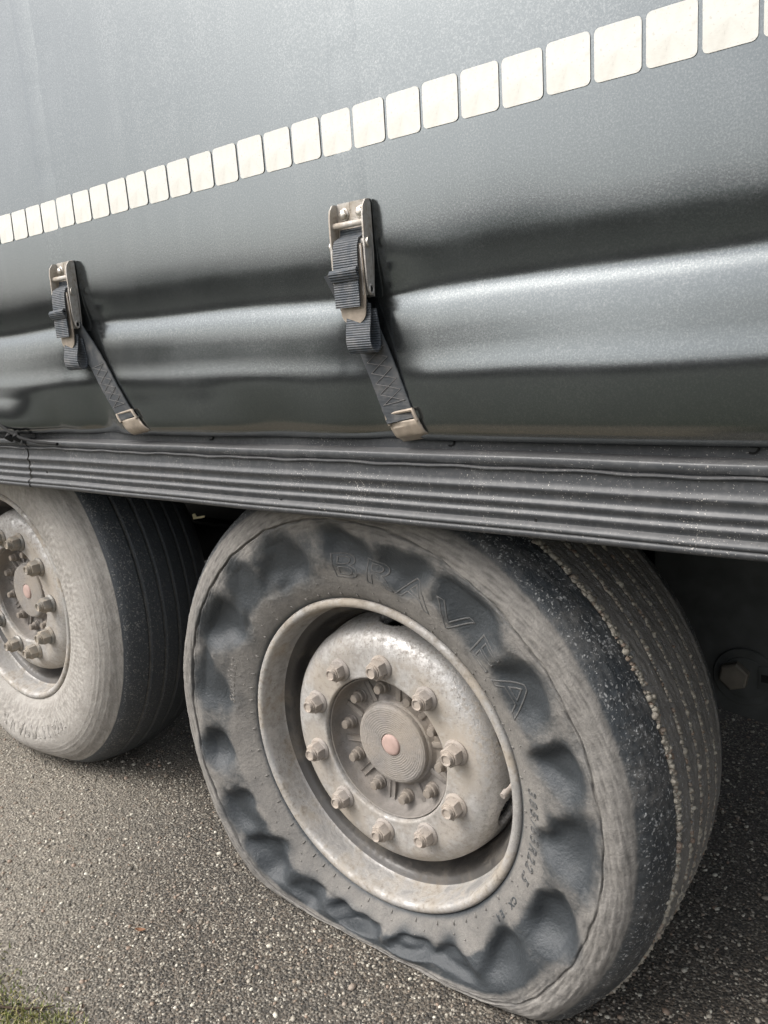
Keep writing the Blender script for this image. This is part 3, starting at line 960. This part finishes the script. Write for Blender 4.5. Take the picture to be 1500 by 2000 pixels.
def tyre_text(txt, kind, base, ground, th0, rc, size, spacing, mat, parent, name, bevel=.0006, extr=0.0, outline=True, shear=0.0, dirt=.62, wide=1.0, single=False):
    """raised lettering laid round the sidewall; th0 = angle of the first letter, reading clockwise"""
    th = th0
    allV, allF = [], []
    for ch in txt:
        cu = bpy.data.curves.new('letter', 'FONT')
        cu.body = ch
        cu.size = size
        cu.shear = shear
        cu.align_x = 'CENTER'
        if outline:
            cu.fill_mode = 'NONE'
        else:
            cu.extrude = extr
        cu.bevel_depth = bevel
        cu.bevel_resolution = 1
        cu.resolution_u = 4
        ob = bpy.data.objects.new('letter', cu)
        C.objects.link(ob)
        dg = bpy.context.evaluated_depsgraph_get()
        me0 = ob.evaluated_get(dg).to_mesh()
        bl = bmesh.new(); bl.from_mesh(me0)
        for _ in range(4):                                # short edges, so that strokes follow the dents
            es = [e for e in bl.edges if e.calc_length() > max(.0035, size * .07)]
            if not es: break
            bmesh.ops.subdivide_edges(bl, edges=es, cuts=1)
        me = bpy.data.meshes.new('letter_tmp'); bl.to_mesh(me); bl.free()
        nv = len(me.vertices)
        if nv:
            v = np.zeros(nv * 3, np.float32); me.vertices.foreach_get('co', v); v = v.reshape(-1, 3)
            fs = [tuple(p.vertices) for p in me.polygons]
            ang = th - v[:, 0] * wide / rc
            rad = rc + v[:, 1] - size * .35
            uu = side_u(base, rad)
            P3 = tyre_map(kind, ang, uu, rad, ground)
            P3[:, 1] -= v[:, 2]
            off = len(allV)
            allV += [tuple(p) for p in P3]
            allF += [tuple(i + off for i in f) for f in fs]
        if single and nv:
            ml = bpy.data.meshes.new(name); ml.from_pydata(allV, [], allF); ml.update()
            for an, av in (('dirt', dirt), ('speck', 0), ('var', .4)): attr(ml, an, np.full(nv, av))
            link(name, ml, mat, parent); allV, allF = [], []
        ob.to_mesh_clear() if hasattr(ob, 'to_mesh_clear') else None
        bpy.data.objects.remove(ob); bpy.data.curves.remove(cu); bpy.data.meshes.remove(me)
        narrow = {'1': .6, '/': .7, '.': .5, 'r': .75, ' ': .7, 'l': .5}.get(ch, 1.0)
        th -= R(spacing) * narrow
    if single: return None
    me = bpy.data.meshes.new(name)
    me.from_pydata(allV, [], allF); me.update()
    n = len(allV)
    attr(me, 'dirt', np.full(n, dirt)); attr(me, 'speck', np.zeros(n)); attr(me, 'var', np.full(n, .4))
    return tag(link(name, me, mat, parent), kind='stuff')

def nut_mesh():
    bm = bmesh.new()
    add_lathe(bm, [(.0, .0225), (.0025, .0228), (.0045, .021), (.006, .0195)], 28, cap0=False, cap1=True)
    add_lathe(bm, [(.006, .0183), (.021, .0183), (.0235, .0165)], 6, phase=.2, cap0=False)
    add_lathe(bm, [(.0232, .0128), (.0262, .0126), (.0262, .0108), (.031, .0105), (.0325, .0095), (.0318, .0078), (.0302, .007)], 20, cap0=False)
    bmesh.ops.recalc_face_normals(bm, faces=bm.faces)
    me = bpy.data.meshes.new('wheel_nut'); bm.to_mesh(me); bm.free()
    me.polygons.foreach_set('use_smooth', np.ones(len(me.polygons), bool)); me.set_sharp_from_angle(angle=R(32))
    return me
def hub_bolt_mesh():
    bm = bmesh.new()
    add_lathe(bm, [(0, .0142), (.004, .0142), (.005, .013)], 20, cap0=False)
    add_lathe(bm, [(.005, .0125), (.013, .0122), (.0145, .011)], 14, cap0=False)
    add_lathe(bm, [(.0144, .0088), (.024, .0086), (.0258, .0076), (.0262, .004)], 14, cap0=False)
    bmesh.ops.recalc_face_normals(bm, faces=bm.faces)
    me = bpy.data.meshes.new('hub_bolt'); bm.to_mesh(me); bm.free()
    me.polygons.foreach_set('use_smooth', np.ones(len(me.polygons), bool)); me.set_sharp_from_angle(angle=R(32))
    return me
NUT, HBOLT = nut_mesh(), hub_bolt_mesh()
NUT.materials.append(MAT['nut']); HBOLT.materials.append(MAT['hub'])
NUT2 = NUT.copy(); NUT2.materials.clear(); NUT2.materials.append(MAT['nut_grey'])

RIM = [(.146, .3005), (.150, .3022), (.156, .3022), (.1605, .3005), (.1628, .297), (.1632, .2925), (.1618, .288), (.1578, .2852), (.150, .284), (.135, .2822), (.118, .2802), (.110, .2790), (.107, .2775)]
WELL = [(.1072, .2778), (.1045, .2745), (.102, .2690), (.097, .2650), (.086, .2610), (.072, .2560), (.060, .2490), (.045, .2458), (.03, .2455), (-.06, .2455), (-.08, .262), (-.10, .277), (-.15, .286), (-.158, .300)]
DISC = [(.106, .1395), (.122, .1395), (.1285, .1402), (.1302, .1425), (.1300, .150), (.1300, .160), (.1300, .175), (.1298, .19), (.1288, .200), (.1262, .209), (.1216, .2175), (.1150, .2250), (.1068, .2310),
        (.0975, .2352), (.088, .2382), (.078, .2402), (.068, .2418), (.058, .2430), (.050, .2442), (.040, .2450)]

def build_wheel(kind, loc, ground, nut_phase, hole_phase, N, label):
    w_ = bpy.data.objects.new('wheel', None); C.objects.link(w_); w_.parent = trailer
    w_.location = loc
    w_['label'] = label
    ty, base = build_tyre(kind, ground, N, MAT['flat_tyre' if kind == 'flat' else 'tyre'], w_)
    rim = lathe('rim', catmull(RIM, .004), 256, MAT['rim'], w_, 50)
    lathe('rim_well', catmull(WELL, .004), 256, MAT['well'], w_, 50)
    # disc with hand holes
    pr = catmull(DISC, .0022)
    n = 480
    th = np.linspace(0, 2 * PI, n, endpoint=False)
    V = np.stack([np.outer(np.cos(th), pr[:, 1]), np.tile(-pr[:, 0], (n, 1)), np.outer(np.sin(th), pr[:, 1])], -1).reshape(-1, 3)
    F = grid_faces(n, len(pr), wrap_n=True)
    s = np.concatenate([[0], np.cumsum(np.hypot(*np.diff(pr, axis=0).T))])
    uc = np.interp(.076, pr[::-1, 0], s[::-1])
    fi, fj = F[:, 0] // len(pr), F[:, 0] % len(pr)
    keep = np.ones(len(F), bool)
    for k in range(10):
        da = wrap(th[fi] - (hole_phase + k * PI / 5)) * .24
        keep &= ((da / .034) ** 2 + ((s[fj] - uc) / .021) ** 2) > 1
    me = mesh_np('disc', V, F[keep])
    disc = link('disc', me, MAT['disc'], w_)
    md = disc.modifiers.new('thick', 'SOLIDIFY'); md.thickness = .012; md.offset = 1 if False else -1
    # hub, cap, bolts
    hub = lathe('hub', [(.060, .1385), (.121, .1384), (.1225, .1370), (.121, .1352), (.104, .1335), (.096, .130), (.0915, .124), (.0885, .112), (.087, .10), (.086, .090), (.089, .086), (.093, .0835), (.0935, .080)], 96, MAT['hub'], w_, 30)
    for k in range(10):
        a = nut_phase + R(14) + k * PI / 5
        b = bpy.data.objects.new('hub_bolt', HBOLT); C.objects.link(b); b.parent = w_
        b.location = (.1095 * math.cos(a), -.0865, .1095 * math.sin(a)); b.rotation_euler = (0, random.uniform(0, 6), 0)
        bm = bmesh.new()
        Mx = Matrix.Rotation(-(a + PI / 10), 4, 'Y')
        add_box(bm, (.084, -.0915, -.006), (.126, -.083, .006), Mx, .0028)
        bm_obj('hub_rib', bm, MAT['hub'], w_)
    lathe('hub_cap', [(.088, .0825), (.0935, .0822), (.0945, .081), (.0955, .0785), (.1015, .0782), (.1045, .0768), (.1068, .0735), (.1075, .070), (.1073, .04), (.1075, .0230), (.106, .0222), (.1055, .021), (.1055, .0)], 96, MAT['cap'], w_, 30)
    lathe('cap_plug', [(.1056, .0208), (.1085, .020), (.1098, .0178), (.1103, .012), (.1104, .0002)], 40, MAT['pink'], w_, 45)
    for k in range(10):
        a = nut_phase - k * PI / 5
        b = bpy.data.objects.new('wheel_nut', NUT if kind == 'flat' else NUT2); C.objects.link(b); b.parent = w_
        b.location = (.1675 * math.cos(a), -.1298, .1675 * math.sin(a))
        b.rotation_euler = (0, random.uniform(0, 6), 0)
        sc = random.uniform(.97, 1.04) * (1.0 if kind == 'flat' else 1.12); b.scale = (sc, sc if kind == 'flat' else 1.25, sc)
    return w_, ty, base

wf, tf, base_f = build_wheel('flat', (0, .257, HUB), HUB, 2.1357, R(88), 1500, 'wheel with the flat dented tyre')
wo_, to_, base_o = build_wheel('ok', (-1.31, .269, .5005), .5005, R(71), R(60), 720, 'dust-covered wheel with the inflated tyre')
# valve stem reaching out of the hand hole behind the rim lip
bm = bmesh.new()
add_tube(bm, [(.262, -.075, .020), (.268, -.105, .014), (.2655, -.128, .006), (.2625, -.143, .002)], [.004, .0042, .0042, .0045], 12)
add_tube(bm, [(.2632, -.1385, .0035), (.2615, -.149, .000)], .0055, 12)
bm_obj('valve_stem', bm, MAT['nut'], wf)

# lettering on the tyres
tyre_text('BRAVEA', 'flat', base_f, HUB, R(91), .372, .062, 11.5, MAT['flat_tyre'], wf, 'tyre_letter', .0010, dirt=.42, wide=1.75, single=True)
tyre_text('385/65R22.5', 'flat', base_f, HUB, R(7.5), .3345, .0240, 3.0, MAT['flat_tyre'], wf, 'tyre_lettering', .0010, shear=.15, dirt=.42)
tyre_text('Scrubber', 'flat', base_f, HUB, R(173.5), .354, .022, 2.3, MAT['flat_tyre'], wf, 'tyre_lettering', .0009, shear=.3, dirt=.95)
tyre_text('CX', 'flat', base_f, HUB, R(-29.0), .335, .014, 2.0, MAT['flat_tyre'], wf, 'tyre_lettering', .0008, dirt=.25)
tyre_text('E4', 'flat', base_f, HUB, R(-36.5), .334, .015, 2.1, MAT['flat_tyre'], wf, 'tyre_lettering', .0008, dirt=.25)
tyre_text('WANVWAVS', 'ok', base_o, .5005, R(-57), .388, .050, 6.6, MAT['tyre'], wo_, 'tyre_letter', .0018, dirt=1.1, single=True)
# rib ring marking and pip marks round the bead of the flat tyre
V, F = [], []
b0 = 0
for rc, cnt, ln in ((.3125, 46, .006), (.327, 34, .002), (.336, 20, .002)):
    for k in range(cnt):
        a = 2 * PI * k / cnt + .07 * math.sin(k * 7)
        bmx = []
        for (dr, da) in ((-ln / 2, -.0008), (ln / 2, -.0008), (ln / 2, .0008), (-ln / 2, .0008)):
            rr_ = rc + dr
            bmx.append((a + da / rc, rr_))
        aa = np.array([q[0] for q in bmx] * 2); ra = np.array([q[1] for q in bmx] * 2)
        P3 = tyre_map('flat', aa, side_u(base_f, ra), ra, HUB)
        P3[4:, 1] -= .0016 if ln < .003 else .0022; P3[:4, 1] += .001
        i = len(V); V += [tuple(p) for p in P3]
        F += [(i + 4, i + 5, i + 6, i + 7)] + [(i + j, i + (j + 1) % 4, i + 4 + (j + 1) % 4, i + 4 + j) for j in range(4)]
#
me = mesh_np('vent_pips', V, F); attr(me, 'dirt', np.full(len(V), .95)); attr(me, 'speck', np.zeros(len(V))); attr(me, 'var', np.full(len(V), .2))
tag(link('vent_pips', me, MAT['flat_tyre'], wf, False), kind='stuff')
# grit packed in the grooves of the flat tyre
PP, SZ = [], []
g = np.random.default_rng(21)
for gi, (ug, w) in enumerate(GROOVES['flat'][:5]):
    n = 950 if gi == 0 else 680
    th = g.uniform(R(-70), R(92), n)
    uu = ug + g.normal(0, w * .26, n)
    r0 = np.interp(ug, [-.2, 0, .06, .107], [.53, .538, .537, .533]) - .0018
    P3 = tyre_map('flat', th, uu, np.full(n, r0), HUB)
    PP.append(P3); SZ.append(np.clip(g.lognormal(math.log(.0046 if gi == 0 else .0036), .3, n), .0014, .0072))
PP = np.vstack(PP); SZ = np.concatenate(SZ)
o = scatter_pebbles('groove_grit', PP, SZ, np.clip(g.normal(.62, .13, len(SZ)), .3, .95), .8, MAT['pebble'], wf, seed=8)
tag(o, kind='stuff')

# ------------------------------------------------------------------ tension buckles (two, one mesh set)
def build_buckle():
    """local frame: x right, y into the curtain (0 = curtain face), z up from the top edge of the buckle"""
    root = bpy.data.objects.new('tension_buckle', None); C.objects.link(root); root.parent = trailer
    zc = MAT['zinc']
    # base plate
    bm = bmesh.new()
    pts = [(-.034, -.006), (-.030, 0), (.030, 0), (.034, -.006), (.034, -.075), (.030, -.13), (-.030, -.13), (-.034, -.075)]
    add_plate(bm, pts, .0025, lambda a, b, d: Vector((a, -d, b)))
    add_box(bm, (-.006, -.0032, -.014), (-.005, -.0024, 0))
    bm_obj('base_plate', bm, zc, root)
    # cheeks
    for s in (-1, 1):
        bm = bmesh.new()
        prof = [(-.003, -.001), (-.014, -.002), (-.022, -.010), (-.025, -.022), (-.026, -.075), (-.025, -.105), (-.022, -.122), (-.016, -.1285), (-.010, -.127), (-.007, -.118), (-.006, -.08), (-.003, -.05)]
        add_plate(bm, prof, .0028, lambda a, b, d: Vector((s * (.0315 + d), a, b)))
        # folded flange facing outwards
        bm_obj('cheek', bm, zc, root)
        bm = bmesh.new()
        add_tube(bm, [(s * .0315, -.0165, -.058), (s * .0385, -.0165, -.058)], [.0075, .0070], 16)
        bm_obj('rivet', bm, MAT['bolt'], root)
        bm = bmesh.new()
        add_tube(bm, [(s * .033, -.0155, -.1205), (s * .0355, -.0155, -.1205)], .0036, 14)
        bm_obj('eyelet', bm, MAT['black'], root)
        bm = bmesh.new()
        tor = [(s * .0350, -.0155 + .005 * math.cos(a), -.1205 + .0062 * math.sin(a)) for a in np.linspace(0, 2 * PI, 17)]
        add_tube(bm, tor, .0014, 6, cap=False)
        bm_obj('eyelet_ring', bm, zc, root)
        bm = bmesh.new()
        add_lathe(bm, [(0, .0088), (.002, .0088), (.003, .0078)], 18, Matrix.Translation((s * .0165, -.0025, -.016)), cap0=False)
        add_lathe(bm, [(.003, .0068), (.0075, .0066), (.009, .0045), (.0095, .002)], 6, Matrix.Translation((s * .0165, -.0025, -.016)), cap0=False)
        bm_obj('bolt', bm, MAT['bolt'], root)
    bm = bmesh.new(); add_tube(bm, [(-.032, -.0165, -.031), (.032, -.0165, -.031)], .0042, 14); bm_obj('cross_bar', bm, zc, root)
    bm = bmesh.new(); add_tube(bm, [(-.0315, -.0165, -.058), (.0315, -.0165, -.058)], .0065, 14); bm_obj('roller', bm, zc, root)
    # inner lever, ends in a rounded tongue
    bm = bmesh.new()
    pts = [(-.026, -.060), (.026, -.060), (.027, -.130), (.0245, -.150)]
    pts += [(.0245 * math.cos(a), -.150 - .017 * math.sin(a)) for a in np.linspace(.15, PI - .15, 12)]
    pts += [(-.0245, -.150), (-.027, -.130)]
    add_plate(bm, pts, .0022, lambda a, b, d: Vector((a + .004, -.0265 - d + .06 * (b + .06) * 1.0 * -.25, b)))
    bm_obj('lever', bm, MAT['brass'], root)
    for s in (-1, 1):
        bm = bmesh.new()
        add_box(bm, (s * .0275 - .001, -.029, -.128), (s * .0275 + .001, -.014, -.062), bevel=.0005)
        bm_obj('lever_flange', bm, zc, root)
    # webbing over the roller, hanging in front of the lever
    bm = bmesh.new()
    path = [(0, -.006, -.036), (0, -.008, -.046), (0, -.017, -.0495), (0, -.0265, -.053), (0, -.0315, -.062), (0, -.0335, -.078), (0, -.0345, -.094), (0, -.0355, -.105), (0, -.036, -.120), (0, -.0355, -.136), (.0, -.036, -.143)]
    add_ribbon(bm, path, (1, 0, 0), .049, .0028, 8)
    bm_obj('webbing', bm, MAT['webbing'], root)
    # keeper: webbing folded once across
    bm = bmesh.new()
    path = [(.001, -.0375, -.0935), (.001, -.0435, -.0925), (.001, -.0465, -.0955), (.001, -.0455, -.099), (.001, -.0415, -.103), (.001, -.0385, -.1065)]
    add_ribbon(bm, path, (1, 0, .04), .055, .0034, 8)
    bm_obj('webbing_fold', bm, MAT['webbing'], root)
    # loop end hanging below
    bm = bmesh.new()
    path = [(.010, -.020, -.140), (.011, -.0225, -.155), (.012, -.027, -.168), (.013, -.0315, -.180), (.014, -.0335, -.190), (.015, -.0320, -.1985), (.016, -.0265, -.2045), (.017, -.0195, -.2055),
            (.018, -.0130, -.2020), (.018, -.0095, -.195), (.0175, -.0085, -.185), (.017, -.0095, -.172), (.016, -.0115, -.158), (.015, -.013, -.142)]
    path = [tuple(q) for q in [Vector(a).lerp(Vector(b), k / 3) for a, b in zip(path, path[1:]) for k in range(3)]]
    add_ribbon(bm, path, (1, .12, .02), .045, .003, 8)
    bm_obj('strap_loop', bm, MAT['webbing'], root)
    return root

def build_down_strap(root, bx, top, x0, slope):
    """strap from the buckle to the rail, following the curtain, and the hook at its end"""
    def cp(q):
        z = top - .118 - q * .1825
        x = bx + x0 + q * slope
        o = out_at(x, z)
        return Vector((x - bx, -(o + .0045 + .010 * (1 - q) ** 2) + 0.0, z - top))
    bm = bmesh.new()
    add_ribbon(bm, [cp(q) for q in np.linspace(-.15, 1.02, 36)], (1, 0, .2), .050, .0024, 8)
    st = bm_obj('down_strap', bm, MAT['strap'], root)
    # cross stitching
    bm = bmesh.new()
    q0, q1 = .46, .88
    for s0 in (-1, 1):
        for row in range(5):
            a0 = q0 + (q1 - q0) * row / 5; a1 = q0 + (q1 - q0) * (row + 1) / 5
            pa, pb = cp(a0), cp(a1)
            sd_ = Vector((1, 0, .2)).normalized() * .019 * s0
            add_tube(bm, [pa - sd_ + Vector((0, -.0018, 0)), (pa + pb) / 2 + Vector((0, -.002, 0)), pb + sd_ + Vector((0, -.0018, 0))], .00045, 5)
    for a0 in (q0, q1):
        sd_ = Vector((1, 0, .2)).normalized() * .02
        add_tube(bm, [cp(a0) - sd_ + Vector((0, -.0018, 0)), cp(a0) + sd_ + Vector((0, -.0018, 0))], .00045, 5)
    bm_obj('stitching', bm, MAT['thread'], root)
    # hook plate: slotted top, body curling under the curtain to the rail
    def hp(a, b, d):
        q = .92 + b
        z = top - .118 - q * .1825
        x = bx + x0 + q * slope + a
        yy = -(out_at(min(x, 1.1), max(z, .6)) + .003)
        if z < .606: yy = yy + (0.606 - z) * .9
        return Vector((x - bx, yy - d, z - top + a * .15))
    bm = bmesh.new()
    rows = np.linspace(.105, .262, 12); cols = np.linspace(-.0285, .0285, 9)
    for lay in (0,):
        gridv = [[bm.verts.new(hp(c_ + .003, r_, .0022 + .0008 * math.sin(j * 2.6) * (1 if i > 4 else 0))) for j, c_ in enumerate(cols)] for i, r_ in enumerate(rows)]
        for i in range(len(rows) - 1):
            for j in range(len(cols) - 1):
                bm.faces.new((gridv[i][j], gridv[i][j + 1], gridv[i + 1][j + 1], gridv[i + 1][j]))
    hk = bm_obj('rail_hook', bm, MAT['brass'], root)
    md = hk.modifiers.new('thick', 'SOLIDIFY'); md.thickness = .0025
    for s in (-1, 1):
        bm = bmesh.new()
        add_tube(bm, [hp(s * .0265 + .003, .035, .003), hp(s * .027 + .003, .07, .0035), hp(s * .027 + .003, .12, .003)], .0027, 8)
        bm_obj('hook_arm', bm, MAT['brass'], root)
    bm = bmesh.new()
    add_tube(bm, [hp(-.0265 + .003, .035, .0015), hp(.0265 + .003, .035, .0015)], .0026, 8)
    bm_obj('hook_bar', bm, MAT['brass'], root)
    return st

TOP = .932
b1 = build_buckle()
b1.scale = (.9, .78, 1)
b1.location = (BUCK_X[0], -out_at(BUCK_X[0], .90) - .002, TOP + HUB)
kids = [o for o in b1.children]
b2 = b1.copy(); C.objects.link(b2); b2.parent = trailer
for ch in kids:
    c2 = ch.copy(); C.objects.link(c2); c2.parent = b2
b2.location = (BUCK_X[1], -out_at(BUCK_X[1], .90) - .002, TOP + .004 + HUB)
for b, bx in ((b1, BUCK_X[0]), (b2, BUCK_X[1])):
    # straps follow the curtain under them; compensate the buckle root's own offset
    before = set(b.children)
    build_down_strap(b, bx, b.location.z - HUB, *((-.016, .073) if bx > 0 else (.004, .14)))
    for ch in set(b.children) - before:
        ch.location.y = -b.location.y / .78; ch.scale.y = 1 / .78; ch.scale.x = 1 / .9
b1['label'] = 'buckle with black strap above the flat tyre'
b2['label'] = 'buckle with black strap above the dusty wheel'
